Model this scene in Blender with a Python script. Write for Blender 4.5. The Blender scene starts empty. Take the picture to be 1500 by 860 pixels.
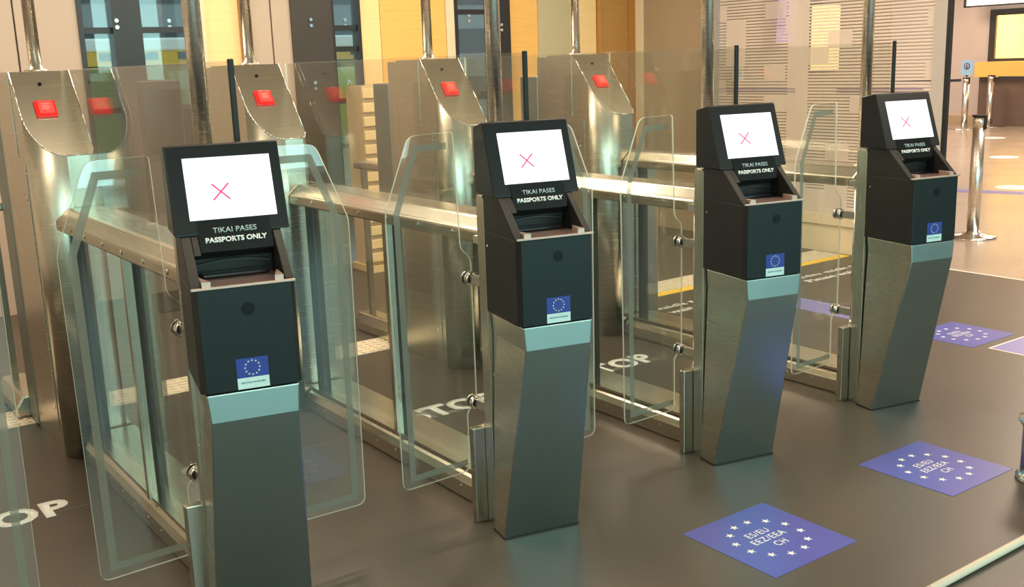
import bpy, bmesh, math, random
from math import sin, cos, pi, radians, atan2, sqrt
from mathutils import Vector, Matrix
random.seed(7)
S = bpy.context.scene
COL = S.collection

# ------------------------------------------------------------------ camera
cam_d = bpy.data.cameras.new('camera')
cam_d.sensor_width = 36.0
cam_d.lens = 36.0 * 1536.93 / 1500.0
cam_d.clip_end = 300
cam = bpy.data.objects.new('camera', cam_d)
COL.objects.link(cam)
YAW, PITCH, ROLL = -0.401653386 - 0.2187, 0.217299, -0.03432
f = Vector((-sin(YAW)*cos(PITCH), cos(YAW)*cos(PITCH), -sin(PITCH)))
r = Vector((cos(YAW), sin(YAW), 0)); u = r.cross(f)
r2 = r*cos(ROLL) + u*sin(ROLL); u2 = -r*sin(ROLL) + u*cos(ROLL)
m = Matrix((r2, u2, -f)).transposed().to_4x4()
m.translation = Vector((-2.1780, -2.5438, 1.5587))
cam.matrix_world = m
S.camera = cam

# ------------------------------------------------------------------ light, exposure
S.view_settings.view_transform = 'Standard'
S.view_settings.look = 'None'
S.view_settings.gamma = 1
S.view_settings.use_curve_mapping = False
S.view_settings.exposure = 0.35
S.cycles.transparent_max_bounces = 32
S.cycles.max_bounces = 8
W = bpy.data.worlds.new('daylight'); S.world = W; W.use_nodes = True
bg = W.node_tree.nodes['Background']
bg.inputs[0].default_value = (0.42, 0.60, 0.62, 1); bg.inputs[1].default_value = 1.0

def area(name, loc, rot, sx, sy, power, col):
    d = bpy.data.lights.new(name, 'AREA'); d.shape = 'RECTANGLE'; d.size = sx; d.size_y = sy
    d.energy = power; d.color = col
    o = bpy.data.objects.new(name, d); o.location = loc; o.rotation_euler = rot; COL.objects.link(o)
    return o
WARM = (1.0, 0.80, 0.58)
COOL = (0.52, 0.95, 0.90)
area('window_daylight', (-0.5, -6.4, 1.9), (radians(90), 0, 0), 9.0, 2.6, 330, COOL)
for lx, ly, p in ((-1.4, 3.3, 55), (0.6, 3.3, 55), (2.6, 3.3, 55), (-0.6, 0.55, 30), (1.4, 0.45, 32), (3.3, 0.45, 32),
                  (3.6, -2.0, 30), (-2.9, -1.1, 26), (-1.6, -5.2, 22), (1.8, -5.2, 26)):  # the lamp by the left wall is added to brighten the poles
    area('ceiling_lamp', (lx, ly, 3.13), (0, 0, 0), 1.2, 0.35, p, WARM)
for lx, ly in ((7, 1.5), (7, 6.5), (11, 3), (11, 8), (15, 5), (15.5, 10)):
    area('hall_lamp', (lx, ly, 3.4), (0, 0, 0), 1.6, 1.6, 120, (1, 0.82, 0.66))

# ------------------------------------------------------------------ materials
def mat(name):
    M = bpy.data.materials.new(name); M.use_nodes = True
    return M, M.node_tree.nodes, M.node_tree.links, M.node_tree.nodes['Principled BSDF']
def simple(name, col, rough=0.5, metal=0.0, emit=None, es=0, spec=0.5, coat=0, var=0.06, scale=6):
    M, n, l, b = mat(name)
    b.inputs['Roughness'].default_value = rough; b.inputs['Metallic'].default_value = metal
    b.inputs['Specular IOR Level'].default_value = spec
    b.inputs['Coat Weight'].default_value = coat
    if emit:
        b.inputs['Emission Color'].default_value = (*emit, 1); b.inputs['Emission Strength'].default_value = es
    tc = n.new('ShaderNodeTexCoord'); nz = n.new('ShaderNodeTexNoise'); nz.inputs['Scale'].default_value = scale
    nz.inputs['Detail'].default_value = 4
    l.new(tc.outputs['Object'], nz.inputs['Vector'])
    mx = n.new('ShaderNodeMix'); mx.data_type = 'RGBA'
    mx.inputs[6].default_value = (*[c*(1-var) for c in col], 1); mx.inputs[7].default_value = (*[min(1, c*(1+var)) for c in col], 1)
    l.new(nz.outputs['Fac'], mx.inputs[0]); l.new(mx.outputs[2], b.inputs['Base Color'])
    return M
def steel(name, col=(0.60, 0.575, 0.485), rough=0.25, sc=(1.2, 1.2, 260), bump=0.002):
    M, n, l, b = mat(name)
    b.inputs['Metallic'].default_value = 1
    tc = n.new('ShaderNodeTexCoord'); mp = n.new('ShaderNodeMapping'); mp.inputs['Scale'].default_value = sc
    l.new(tc.outputs['Object'], mp.inputs[0])
    nz = n.new('ShaderNodeTexNoise'); nz.inputs['Scale'].default_value = 3; nz.inputs['Detail'].default_value = 5
    l.new(mp.outputs[0], nz.inputs['Vector'])
    big = n.new('ShaderNodeTexNoise'); big.inputs['Scale'].default_value = 5; l.new(tc.outputs['Object'], big.inputs['Vector'])
    mr = n.new('ShaderNodeMapRange'); mr.inputs[3].default_value = rough-0.03; mr.inputs[4].default_value = rough+0.05
    l.new(nz.outputs['Fac'], mr.inputs[0]); l.new(mr.outputs[0], b.inputs['Roughness'])
    mx = n.new('ShaderNodeMix'); mx.data_type = 'RGBA'
    mx.inputs[6].default_value = (*[c*0.90 for c in col], 1); mx.inputs[7].default_value = (*[min(1, c*1.10) for c in col], 1)
    ad = n.new('ShaderNodeMath'); ad.operation = 'MULTIPLY_ADD'; ad.inputs[1].default_value = 0.5
    l.new(nz.outputs['Fac'], ad.inputs[0])
    h = n.new('ShaderNodeMath'); h.operation = 'MULTIPLY'; h.inputs[1].default_value = 0.5
    l.new(big.outputs['Fac'], h.inputs[0]); l.new(h.outputs[0], ad.inputs[2])
    l.new(ad.outputs[0], mx.inputs[0]); l.new(mx.outputs[2], b.inputs['Base Color'])
    bp = n.new('ShaderNodeBump'); bp.inputs['Strength'].default_value = bump; bp.inputs['Distance'].default_value = 0.002
    l.new(nz.outputs['Fac'], bp.inputs['Height']); l.new(bp.outputs[0], b.inputs['Normal'])
    return M
def glass(name, tint=(0.965, 0.985, 0.975), haze=0.012, ior=1.52):
    M, n, l, b = mat(name)
    n.remove(b); out = n['Material Output']
    tr = n.new('ShaderNodeBsdfTransparent'); tr.inputs[0].default_value = (*tint, 1)
    gl = n.new('ShaderNodeBsdfGlossy'); gl.inputs['Roughness'].default_value = 0.01; gl.inputs[0].default_value = (1, 1, 1, 1)
    fr = n.new('ShaderNodeFresnel'); ge = n.new('ShaderNodeNewGeometry')
    mi_ = n.new('ShaderNodeMapRange'); mi_.inputs[3].default_value = ior; mi_.inputs[4].default_value = 1/ior
    l.new(ge.outputs['Backfacing'], mi_.inputs[0]); l.new(mi_.outputs[0], fr.inputs[0])   # both faces of the sheet reflect alike
    m1 = n.new('ShaderNodeMixShader'); l.new(fr.outputs[0], m1.inputs[0]); l.new(tr.outputs[0], m1.inputs[1]); l.new(gl.outputs[0], m1.inputs[2])
    df = n.new('ShaderNodeBsdfDiffuse'); df.inputs[0].default_value = (0.75, 0.82, 0.8, 1)
    m2 = n.new('ShaderNodeMixShader'); m2.inputs[0].default_value = haze
    l.new(m1.outputs[0], m2.inputs[1]); l.new(df.outputs[0], m2.inputs[2]); l.new(m2.outputs[0], out.inputs[0])
    return M
def frosted(name, col, alpha, rough=0.35):
    M, n, l, b = mat(name); n.remove(b); out = n['Material Output']
    tr = n.new('ShaderNodeBsdfTransparent'); tr.inputs[0].default_value = (0.92, 0.96, 0.95, 1)
    df = n.new('ShaderNodeBsdfDiffuse'); df.inputs[0].default_value = (*col, 1)
    tl = n.new('ShaderNodeBsdfTranslucent'); tl.inputs[0].default_value = (*col, 1)
    m0 = n.new('ShaderNodeMixShader'); m0.inputs[0].default_value = 0.5; l.new(df.outputs[0], m0.inputs[1]); l.new(tl.outputs[0], m0.inputs[2])
    m1 = n.new('ShaderNodeMixShader'); m1.inputs[0].default_value = alpha; l.new(tr.outputs[0], m1.inputs[1]); l.new(m0.outputs[0], m1.inputs[2])
    l.new(m1.outputs[0], out.inputs[0])
    return M

STEEL = steel('brushed_steel')
STEEL_Y = steel('brushed_steel_rail', sc=(220, 0.8, 220))
STEEL_V = steel('brushed_steel_vertical', sc=(260, 260, 1.2))
STEEL_D = steel('brushed_steel_teal_reflection', (0.38, 0.49, 0.48), 0.31, (1.2, 1.2, 120), 0.0)
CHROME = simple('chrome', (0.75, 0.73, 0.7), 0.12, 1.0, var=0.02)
POLISH = steel('polished_pole', (0.80, 0.75, 0.69), 0.27, (1, 1, 200), 0.0)
BLACK = simple('black_shell', (0.015, 0.0145, 0.014), 0.45, spec=0.4)
FRONT = simple('dark_teal_front', (0.007, 0.0135, 0.0145), 0.42, spec=0.3)
GLOSSB = simple('gloss_black', (0.008, 0.008, 0.010), 0.12)
BEZEL = simple('bezel_black', (0.008, 0.008, 0.009), 0.38, spec=0.35)
RUBBER = simple('black_rubber', (0.012, 0.012, 0.012), 0.6)
GLASS = glass('clear_glass')
GLASS_D = glass('tinted_pane', (0.925, 0.925, 0.90), 0.02)
EDGE = frosted('glass_edge', (0.80, 0.92, 0.84), 0.80)
FROST = frosted('frosted_band', (0.36, 0.37, 0.33), 0.50)
WHITE_P = simple('white_print', (0.86, 0.86, 0.84), 0.5, var=0.02)
TEXT_DIM = simple('grey_print', (0.45, 0.52, 0.55), 0.5, var=0.02)
RED = simple('red_plastic', (0.75, 0.02, 0.02), 0.25, 0, (1, 0.03, 0.02), 0.12, coat=0.5)
RED_L = simple('red_button_face', (0.9, 0.06, 0.05), 0.3, 0, (1, 0.06, 0.05), 0.5)
BLUE = simple('flag_blue', (0.02, 0.045, 0.30), 0.45, var=0.03)
FBLUE = simple('floor_sticker_blue', (0.075, 0.085, 0.42), 0.33, var=0.12, scale=3)
PALE = simple('label_white', (0.62, 0.78, 0.76), 0.5, var=0.03)
YSTAR = simple('flag_star', (0.55, 0.6, 0.45), 0.5)
ROSE = simple('tray_rose', (0.30, 0.19, 0.17), 0.28, 0.6)
ROSE_L = simple('tray_guide', (0.62, 0.45, 0.38), 0.3, 0.5)
YELLOW = simple('yellow_line', (0.90, 0.58, 0.05), 0.5)
WHITE_LINE = simple('white_line', (0.8, 0.74, 0.66), 0.5)

# ------------------------------------------------------------------ mesh helpers
def new_obj(name, bm, mats, parent=None, smooth=False, kind=None):
    bmesh.ops.recalc_face_normals(bm, faces=bm.faces)
    me = bpy.data.meshes.new(name); bm.to_mesh(me); bm.free()
    if not isinstance(mats, (list, tuple)): mats = [mats]
    for q in mats: me.materials.append(q)
    if smooth:
        for p in me.polygons: p.use_smooth = True
    o = bpy.data.objects.new(name, me); COL.objects.link(o)
    if parent is not None: o.parent = parent
    if kind: o['kind'] = kind
    return o
def bevel(o, w, seg=2):
    b = o.modifiers.new('bevel', 'BEVEL'); b.width = w; b.segments = seg; b.limit_method = 'ANGLE'; b.angle_limit = radians(35)
    return o
def BM(): return bmesh.new()
def box(bm, x0, x1, y0, y1, z0, z1, mi=0):
    v = [bm.verts.new(p) for p in ((x0,y0,z0),(x1,y0,z0),(x1,y1,z0),(x0,y1,z0),(x0,y0,z1),(x1,y0,z1),(x1,y1,z1),(x0,y1,z1))]
    for a in ((0,3,2,1),(4,5,6,7),(0,1,5,4),(1,2,6,5),(2,3,7,6),(3,0,4,7)):
        fc = bm.faces.new([v[i] for i in a]); fc.material_index = mi
    return v
def prism(bm, poly, axis, a, b, mi=0, cap=0):
    """poly: 2D points. axis 'x': (y,z); 'y': (x,z); 'z': (x,y)"""
    def P(p, t):
        return {'x': (t, p[0], p[1]), 'y': (p[0], t, p[1]), 'z': (p[0], p[1], t)}[axis]
    A = [bm.verts.new(P(p, a)) for p in poly]; B = [bm.verts.new(P(p, b)) for p in poly]
    n = len(poly)
    f1 = bm.faces.new(A); f2 = bm.faces.new(B[::-1]); f1.material_index = cap; f2.material_index = cap
    for i in range(n):
        fc = bm.faces.new((A[i], A[(i+1) % n], B[(i+1) % n], B[i])); fc.material_index = mi
    return A, B
def cyl(bm, p0, p1, r0, r1=None, seg=24, mi=0, caps=True):
    r1 = r0 if r1 is None else r1
    p0 = Vector(p0); p1 = Vector(p1); d = (p1-p0).normalized()
    a = d.orthogonal().normalized(); b = d.cross(a)
    A = [bm.verts.new(p0 + a*cos(t)*r0 + b*sin(t)*r0) for t in [2*pi*i/seg for i in range(seg)]]
    B = [bm.verts.new(p1 + a*cos(t)*r1 + b*sin(t)*r1) for t in [2*pi*i/seg for i in range(seg)]]
    for i in range(seg):
        fc = bm.faces.new((A[i], A[(i+1) % seg], B[(i+1) % seg], B[i])); fc.smooth = True; fc.material_index = mi
    if caps:
        bm.faces.new(A[::-1]).material_index = mi; bm.faces.new(B).material_index = mi
def lathe(bm, prof, c=(0,0,0), seg=32, mi=0):
    rings = []
    for (rr, z) in prof:
        rings.append([bm.verts.new((c[0]+rr*cos(2*pi*i/seg), c[1]+rr*sin(2*pi*i/seg), c[2]+z)) for i in range(seg)])
    for k in range(len(rings)-1):
        for i in range(seg):
            fc = bm.faces.new((rings[k][i], rings[k][(i+1) % seg], rings[k+1][(i+1) % seg], rings[k+1][i])); fc.smooth = True; fc.material_index = mi
    bm.faces.new(rings[0][::-1]).material_index = mi; bm.faces.new(rings[-1]).material_index = mi
def roundpoly(pts, rads, seg=5):
    """2D polygon with rounded corners"""
    out = []; n = len(pts)
    for i in range(n):
        p = Vector(pts[i]); rr = rads[i] if isinstance(rads, (list, tuple)) else rads
        if rr <= 0: out.append(tuple(p)); continue
        a = (Vector(pts[i-1])-p); b = (Vector(pts[(i+1) % n])-p)
        la, lb = a.length, b.length; a.normalize(); b.normalize()
        t = min(rr, la*0.49, lb*0.49)
        for k in range(seg+1):
            s = k/seg
            q = (p+a*t)*(1-s)**2 + p*2*s*(1-s) + (p+b*t)*s**2
            out.append(tuple(q))
    return out
def thing(name, label, cat, loc=(0,0,0), rz=0, group=None):
    o = bpy.data.objects.new(name, None); o.empty_display_size = 0.1; COL.objects.link(o)
    o.location = loc; o.rotation_euler = (0, 0, rz); o['label'] = label; o['category'] = cat
    if group: o['group'] = group
    return o
def tag(o, label, cat, group=None):
    o['label'] = label; o['category'] = cat
    if group: o['group'] = group
    return o
def copy_tree(o, parent=None):
    c = o.copy(); COL.objects.link(c)
    if parent is not None: c.parent = parent
    for ch in [q for q in bpy.data.objects if q.parent == o and q != c]:
        copy_tree(ch, c)
    return c
def text_obj(name, body, width, height, M, parent=None, bold=0.0, align='CENTER', thick=0.0004, space=1.0):
    """mesh text in its own XY plane, centred on the origin, scaled to width x cap height"""
    cu = bpy.data.curves.new(name, 'FONT'); cu.body = body; cu.align_x = align; cu.align_y = 'CENTER'
    cu.offset = bold; cu.size = 1; cu.space_character = space; cu.extrude = 0; cu.resolution_u = 3
    tmp = bpy.data.objects.new('tmp', cu); COL.objects.link(tmp)
    dg = bpy.context.evaluated_depsgraph_get()
    me = bpy.data.meshes.new_from_object(tmp.evaluated_get(dg))
    bpy.data.objects.remove(tmp); bpy.data.curves.remove(cu)
    xs = [v.co.x for v in me.vertices]; ys = [v.co.y for v in me.vertices]
    cx, cy = (min(xs)+max(xs))/2, (min(ys)+max(ys))/2
    sx = width/(max(xs)-min(xs)); sy = height/(max(ys)-min(ys))
    for v in me.vertices: v.co = Vector(((v.co.x-cx)*sx, (v.co.y-cy)*sy, 0))
    bm = BM(); bm.from_mesh(me); bpy.data.meshes.remove(me)
    if thick > 0:
        g = bmesh.ops.extrude_face_region(bm, geom=bm.faces[:])
        for v in [q for q in g['geom'] if isinstance(q, bmesh.types.BMVert)]: v.co.z += thick
    return new_obj(name, bm, M, parent)
def star(bm, cx, cy, R, rot=pi/2, z=0.0, h=0.0004, mi=0):
    pts = []
    for k in range(10):
        rr = R if k % 2 == 0 else R*0.40
        t = rot + k*pi/5
        pts.append((cx+rr*cos(t), cy+rr*sin(t)))
    prism(bm, pts, 'z', z, z+h, mi, mi)
def frame_mat(ex, ey, ez, o):
    M = Matrix((Vector(ex), Vector(ey), Vector(ez))).transposed().to_4x4(); M.translation = Vector(o); return M
def place(o, ex, ey, o_):
    ex = Vector(ex).normalized(); ey = Vector(ey).normalized(); o.matrix_local = frame_mat(ex, ey, ex.cross(ey), o_)
    return o
def struct(name, bm, mats):
    return new_obj(name, bm, mats, kind='structure')

# ------------------------------------------------------------------ setting: floors
def floor_mat(name, c1, c2, rough, speck=0.5, seams=True):
    M, n, l, b = mat(name)
    tc = n.new('ShaderNodeTexCoord')
    nz = n.new('ShaderNodeTexNoise'); nz.inputs['Scale'].default_value = 2.2; nz.inputs['Detail'].default_value = 6
    fn = n.new('ShaderNodeTexNoise'); fn.inputs['Scale'].default_value = 420; fn.inputs['Detail'].default_value = 2
    l.new(tc.outputs['Object'], nz.inputs['Vector']); l.new(tc.outputs['Object'], fn.inputs['Vector'])
    mx = n.new('ShaderNodeMix'); mx.data_type = 'RGBA'; mx.inputs[6].default_value = (*c1, 1); mx.inputs[7].default_value = (*c2, 1)
    l.new(nz.outputs['Fac'], mx.inputs[0])
    cr = n.new('ShaderNodeMapRange'); cr.inputs[1].default_value = 0.62; cr.inputs[2].default_value = 0.78; cr.inputs[4].default_value = speck
    l.new(fn.outputs['Fac'], cr.inputs[0])
    m2 = n.new('ShaderNodeMix'); m2.data_type = 'RGBA'; m2.inputs[7].default_value = (*[min(1, c*2.6) for c in c2], 1)
    l.new(cr.outputs[0], m2.inputs[0]); l.new(mx.outputs[2], m2.inputs[6]); l.new(m2.outputs[2], b.inputs['Base Color'])
    mr = n.new('ShaderNodeMapRange'); mr.inputs[3].default_value = rough-0.05; mr.inputs[4].default_value = rough+0.08
    l.new(nz.outputs['Fac'], mr.inputs[0]); l.new(mr.outputs[0], b.inputs['Roughness'])
    bp = n.new('ShaderNodeBump'); bp.inputs['Strength'].default_value = 0.08; bp.inputs['Distance'].default_value = 0.001
    l.new(fn.outputs['Fac'], bp.inputs['Height']); l.new(bp.outputs[0], b.inputs['Normal'])
    return M
DARKFLOOR = floor_mat('dark_vinyl_floor', (0.052, 0.042, 0.033), (0.080, 0.065, 0.051), 0.36)
HALLFLOOR = floor_mat('hall_stone_floor', (0.34, 0.27, 0.21), (0.42, 0.33, 0.26), 0.22, 0.15)
X0, X1, Y0, Y1 = -3.6, 4.66, -6.6, 5.05
bm = BM(); box(bm, X0, X1, Y0, Y1, -0.1, 0); struct('floor', bm, DARKFLOOR)
bm = BM(); box(bm, X1, 19.0, Y0, 16.0, -0.1, 0); struct('floor_hall', bm, HALLFLOOR)
bm = BM(); box(bm, X1-0.012, X1+0.012, Y0, 1.72, 0, 0.002); struct('trim_1', bm, WHITE_LINE)
SEAM = simple('floor_seam', (0.17, 0.145, 0.12), 0.4)
for i, y in enumerate((-2.3, -0.93, 1.375)):
    bm = BM(); box(bm, X0, X1-0.02, y-0.002, y+0.002, -0.01, 0.0006); struct('trim_%d' % (i+2), bm, SEAM)

# ------------------------------------------------------------------ setting: walls
BEIGE = simple('beige_panel', (0.47, 0.37, 0.295), 0.45, var=0.03, scale=2)
BEIGE_D = simple('beige_brown_panel', (0.36, 0.27, 0.18), 0.4, var=0.05, scale=2)
CREAM = simple('cream_trim', (0.72, 0.60, 0.42), 0.4)
DARKP = simple('dark_brown_panel', (0.050, 0.040, 0.034), 0.3, var=0.1)
MULL = simple('dark_mullion', (0.018, 0.018, 0.020), 0.35)
GREYP = simple('grey_post', (0.42, 0.40, 0.38), 0.35, 0.3)
CEIL = simple('ceiling_paint', (0.62, 0.56, 0.48), 0.8)
def wood(name, c1, c2, rough=0.35, axis=0):
    M, n, l, b = mat(name)
    tc = n.new('ShaderNodeTexCoord'); mp = n.new('ShaderNodeMapping')
    mp.inputs['Scale'].default_value = (2, 2, 26) if axis == 0 else (26, 26, 2)
    l.new(tc.outputs['Object'], mp.inputs[0])
    nz = n.new('ShaderNodeTexNoise'); nz.inputs['Scale'].default_value = 2; nz.inputs['Detail'].default_value = 6; nz.inputs['Distortion'].default_value = 0.6
    l.new(mp.outputs[0], nz.inputs['Vector'])
    mx = n.new('ShaderNodeMix'); mx.data_type = 'RGBA'; mx.inputs[6].default_value = (*c1, 1); mx.inputs[7].default_value = (*c2, 1)
    l.new(nz.outputs['Fac'], mx.inputs[0]); l.new(mx.outputs[2], b.inputs['Base Color'])
    b.inputs['Roughness'].default_value = rough
    return M
ORANGE = wood('orange_wood', (0.75, 0.40, 0.10), (0.88, 0.54, 0.17))
ORANGE_L = wood('light_orange_wood', (0.85, 0.58, 0.26), (0.93, 0.70, 0.36))
BROWNW = wood('brown_wood', (0.40, 0.20, 0.06), (0.52, 0.28, 0.09))
PALEGREEN = simple('pale_green_panel', (0.50, 0.44, 0.28), 0.3)

H = 3.2
def panel(name, x0, x1, M, z0=0.0, z1=H, y0=Y1, t=0.12):
    bm = BM(); box(bm, x0, x1, y0, y0+t, z0, z1); return struct(name, bm, M)
panel('wall_back', -3.6, -1.02, BEIGE); 
panel('wall_back_beige_panel', -1.01, -0.66, BEIGE)
panel('wall_back_white_panel', -0.65, -0.262, BEIGE, y0=Y1-0.01)
panel('wall_back_column', 0.535, 0.60, CREAM, y0=Y1-0.05)
panel('wall_back_orange_panel', 0.60, 0.87, ORANGE_L)
panel('wall_back_orange_reveal', 0.87, 0.945, BROWNW, y0=Y1-0.06)
panel('wall_back_cream_panel', 0.95, 1.11, BEIGE, y0=Y1-0.02)
panel('wall_back_cream_pier', 1.118, 1.265, BEIGE, y0=Y1-0.03)
panel('wall_back_dark_panel', 1.265, 1.60, DARKP, y0=Y1-0.05)
panel('wall_back_wood_panel', 1.86, 2.045, ORANGE_L)
panel('wall_back_wood_wall', 2.05, 2.50, ORANGE)
panel('wall_back_wood_pier', 2.505, 2.66, ORANGE)
panel('wall_back_cream_strip', 2.66, 2.74, CREAM, y0=Y1-0.02)
panel('wall_back_dark_pier', 3.13, 3.30, MULL, y0=Y1-0.04)
panel('wall_back_amber_panel', 3.30, 3.62, ORANGE)
panel('wall_back_green_panel', 3.62, 3.98, PALEGREEN, y0=Y1-0.02)
panel('wall_back_amber_pier', 3.99, 4.30, ORANGE_L)
bm = BM(); box(bm, 4.31, 4.335, Y1-0.05, Y1+0.1, 0, H); struct('trim_5', bm, BROWNW)
# door with a steel lever handle
bm = BM(); box(bm, 4.34, 4.655, Y1-0.04, Y1+0.06, 0, H); struct('door_1', bm, BROWNW)

# windows of the back wall
def window(name, x0, x1, transoms, mulls=()):
    bm = BM()
    box(bm, x0, x0+0.03, Y1-0.03, Y1+0.07, 0, H); box(bm, x1-0.03, x1, Y1-0.03, Y1+0.07, 0, H)
    for z in transoms: box(bm, x0+0.03, x1-0.03, Y1-0.01, Y1+0.05, z-0.02, z+0.02)
    for a, b_ in mulls: box(bm, a, b_, Y1-0.05, Y1+0.07, 0, H)
    w = struct(name, bm, MULL)
    bm = BM(); box(bm, x0+0.03, x1-0.03, Y1+0.01, Y1+0.022, 0.0, H)
    g = new_obj('window_glass', bm, GLASS, w)
    return w
window('window_1', -0.262, 0.535, (1.86, 1.32, 0.62), ((-0.046, 0.15),))
window('window_2', 1.60, 1.86, (1.86, 1.70, 1.30, 0.95))
window('window_3', 2.74, 3.13, (1.98, 1.30, 0.62))
bm = BM(); box(bm, -3.72, -3.6, Y0, Y1, 0, H); struct('wall_left', bm, simple('left_wall_paint', (0.72, 0.62, 0.54), 0.6))
# ceiling with lamp frames
bm = BM(); box(bm, X0, X1, Y0, Y1, H, H+0.1); struct('ceiling', bm, CEIL)
bm = BM(); box(bm, X1, 19.0, Y0, 16.0, 3.5, 3.6); struct('ceiling_hall', bm, CEIL)
# wall behind the camera, below and above its window band
WALLB = simple('rear_wall', (0.30, 0.26, 0.22), 0.6)
bm = BM(); box(bm, X0, 19.0, Y0-0.1, Y0, 0, 0.5); box(bm, X0, 19.0, Y0-0.1, Y0, 2.9, 3.6); struct('wall_front', bm, WALLB)

bm = BM()
for k, x in enumerate((-2.9, -1.5, -0.1, 1.3, 2.7, 4.1)): box(bm, x-0.11, x+0.11, Y0+0.35, Y0+0.5, 0, H)
struct('reflection_bars', bm, MULL)  # unseen dark bars added before the daylight lamp to band the steel reflections

# ------------------------------------------------------------------ striped glass partition (x = 4.66)
def striped():
    M, n, l, b = mat('striped_frosted_glass'); n.remove(b); out = n['Material Output']
    tc = n.new('ShaderNodeTexCoord'); sp = n.new('ShaderNodeSeparateXYZ'); l.new(tc.outputs['Object'], sp.inputs[0])
    def mth(op, a, bb=None, c=None):
        q = n.new('ShaderNodeMath'); q.operation = op
        for i, v in enumerate((a, bb, c)):
            if v is None: continue
            if isinstance(v, (int, float)): q.inputs[i].default_value = v
            else: l.new(v, q.inputs[i])
        return q.outputs[0]
    fr = mth('FRACT', mth('DIVIDE', sp.outputs[2], 0.0245))
    gap = mth('LESS_THAN', fr, 0.36)
    # etched rectangles where the film is unbroken
    cb = n.new('ShaderNodeCombineXYZ')
    l.new(mth('FLOOR', mth('DIVIDE', sp.outputs[1], 0.21)), cb.inputs[0]); l.new(mth('FLOOR', mth('DIVIDE', sp.outputs[2], 0.1225)), cb.inputs[1])
    wn = n.new('ShaderNodeTexWhiteNoise'); wn.noise_dimensions = '2D'; l.new(cb.outputs[0], wn.inputs['Vector'])
    on = mth('GREATER_THAN', wn.outputs['Value'], 0.24)
    wide = mth('COMPARE', sp.outputs[1], 3.02, 0.10)
    a = mth('MULTIPLY', gap, on); a = mth('MULTIPLY', a, mth('SUBTRACT', 1, wide))
    tr = n.new('ShaderNodeBsdfTransparent'); tr.inputs[0].default_value = (0.9, 0.9, 0.92, 1)
    tl = n.new('ShaderNodeBsdfTranslucent'); tl.inputs[0].default_value = (0.92, 0.84, 0.76, 1)
    df = n.new('ShaderNodeBsdfDiffuse'); df.inputs[0].default_value = (0.72, 0.66, 0.58, 1)
    m0 = n.new('ShaderNodeMixShader'); m0.inputs[0].default_value = 0.5; l.new(df.outputs[0], m0.inputs[1]); l.new(tl.outputs[0], m0.inputs[2])
    m1 = n.new('ShaderNodeMixShader'); m1.inputs[0].default_value = 0.66; l.new(tr.outputs[0], m1.inputs[1]); l.new(m0.outputs[0], m1.inputs[2])
    m2 = n.new('ShaderNodeMixShader'); l.new(a, m2.inputs[0]); l.new(m1.outputs[0], m2.inputs[1]); l.new(tr.outputs[0], m2.inputs[2])
    l.new(m2.outputs[0], out.inputs[0]); return M
STRIPE = striped()
bm = BM(); box(bm, 4.655, 4.665, 1.83, 3.86, 0.30, H); w = struct('window_4', bm, STRIPE)
bm = BM(); box(bm, 4.62, 4.70, 1.83, 3.86, 0.22, 0.30); box(bm, 4.64, 4.68, 1.83, 3.86, 0, 0.22); box(bm, 4.63, 4.69, 1.83, 3.86, H-0.06, H); struct('trim_6', bm, CREAM)
bm = BM(); box(bm, 4.61, 4.71, 3.86, 4.03, 0, H); struct('trim_7', bm, GREYP)
bm = BM(); box(bm, 4.66, 4.78, 4.03, 4.80, 0, H); struct('wall_right', bm, BEIGE_D)
bm = BM(); box(bm, 4.63, 4.78, 4.80, 4.88, 0, H); struct('trim_8', bm, CREAM)
bm = BM(); box(bm, 4.66, 4.78, 4.88, Y1, 0, H); struct('wall_right_return', bm, BROWNW)
bm = BM(); box(bm, 4.64, 4.69, 1.735, 1.83, 0, 3.5); struct('trim_9', bm, simple('light_post', (0.52, 0.47, 0.44), 0.4))
bm = BM(); box(bm, 4.645, 4.675, 1.705, 1.735, 0, 3.5); struct('trim_10', bm, MULL)
bm = BM(); box(bm, 4.645, 4.675, 1.83, Y1, H, 3.5); struct('trim_11', bm, GREYP)

# hall beyond
PINK = simple('pinkish_hall_wall', (0.62, 0.50, 0.44), 0.5, var=0.03, scale=1)
TAN = simple('tan_skirting', (0.50, 0.36, 0.22), 0.5)
HBROWN = simple('hall_dark_panel', (0.16, 0.10, 0.075), 0.4)
bm = BM(); box(bm, 4.78, 9.6, 5.6, 5.72, 0, 3.5); struct('wall_hall_side', bm, BEIGE_D)
bm = BM(); box(bm, 12.6, 19.0, 15.0, 15.1, 0, 3.5); struct('wall_hall_end', bm, PINK)
bm = BM()
FX = 18.3
box(bm, FX, FX+0.15, 9.33, 15.0, 0, 3.5); box(bm, FX, FX+0.15, Y0, 9.33, 2.18, 3.5); box(bm, FX, FX+0.15, Y0, 9.33, 0, 0.95)
struct('wall_hall_far', bm, PINK)
bm = BM(); box(bm, FX-0.03, FX, 9.33, 15.0, 0, 0.16); struct('baseboard_hall', bm, TAN)
bm = BM(); box(bm, FX-0.06, FX, 9.20, 9.33, 0, 2.25); box(bm, FX-0.06, FX, Y0, 9.20, 2.13, 2.25); box(bm, FX-0.06, FX, Y0, 9.20, 1.24, 1.30); struct('window_5', bm, DARKP)
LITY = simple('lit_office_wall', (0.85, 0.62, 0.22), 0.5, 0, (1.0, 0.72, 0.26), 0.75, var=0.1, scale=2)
bm = BM(); box(bm, FX+1.2, FX+1.3, Y0, 9.6, 0.9, 2.4); struct('wall_office', bm, LITY)
bm = BM(); box(bm, FX+0.15, FX+1.2, 9.33, 9.43, 0.9, 2.4); box(bm, FX+0.15, FX+1.2, Y0, 9.33, 2.35, 2.4); struct('wall_office_side', bm, LITY)
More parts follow.
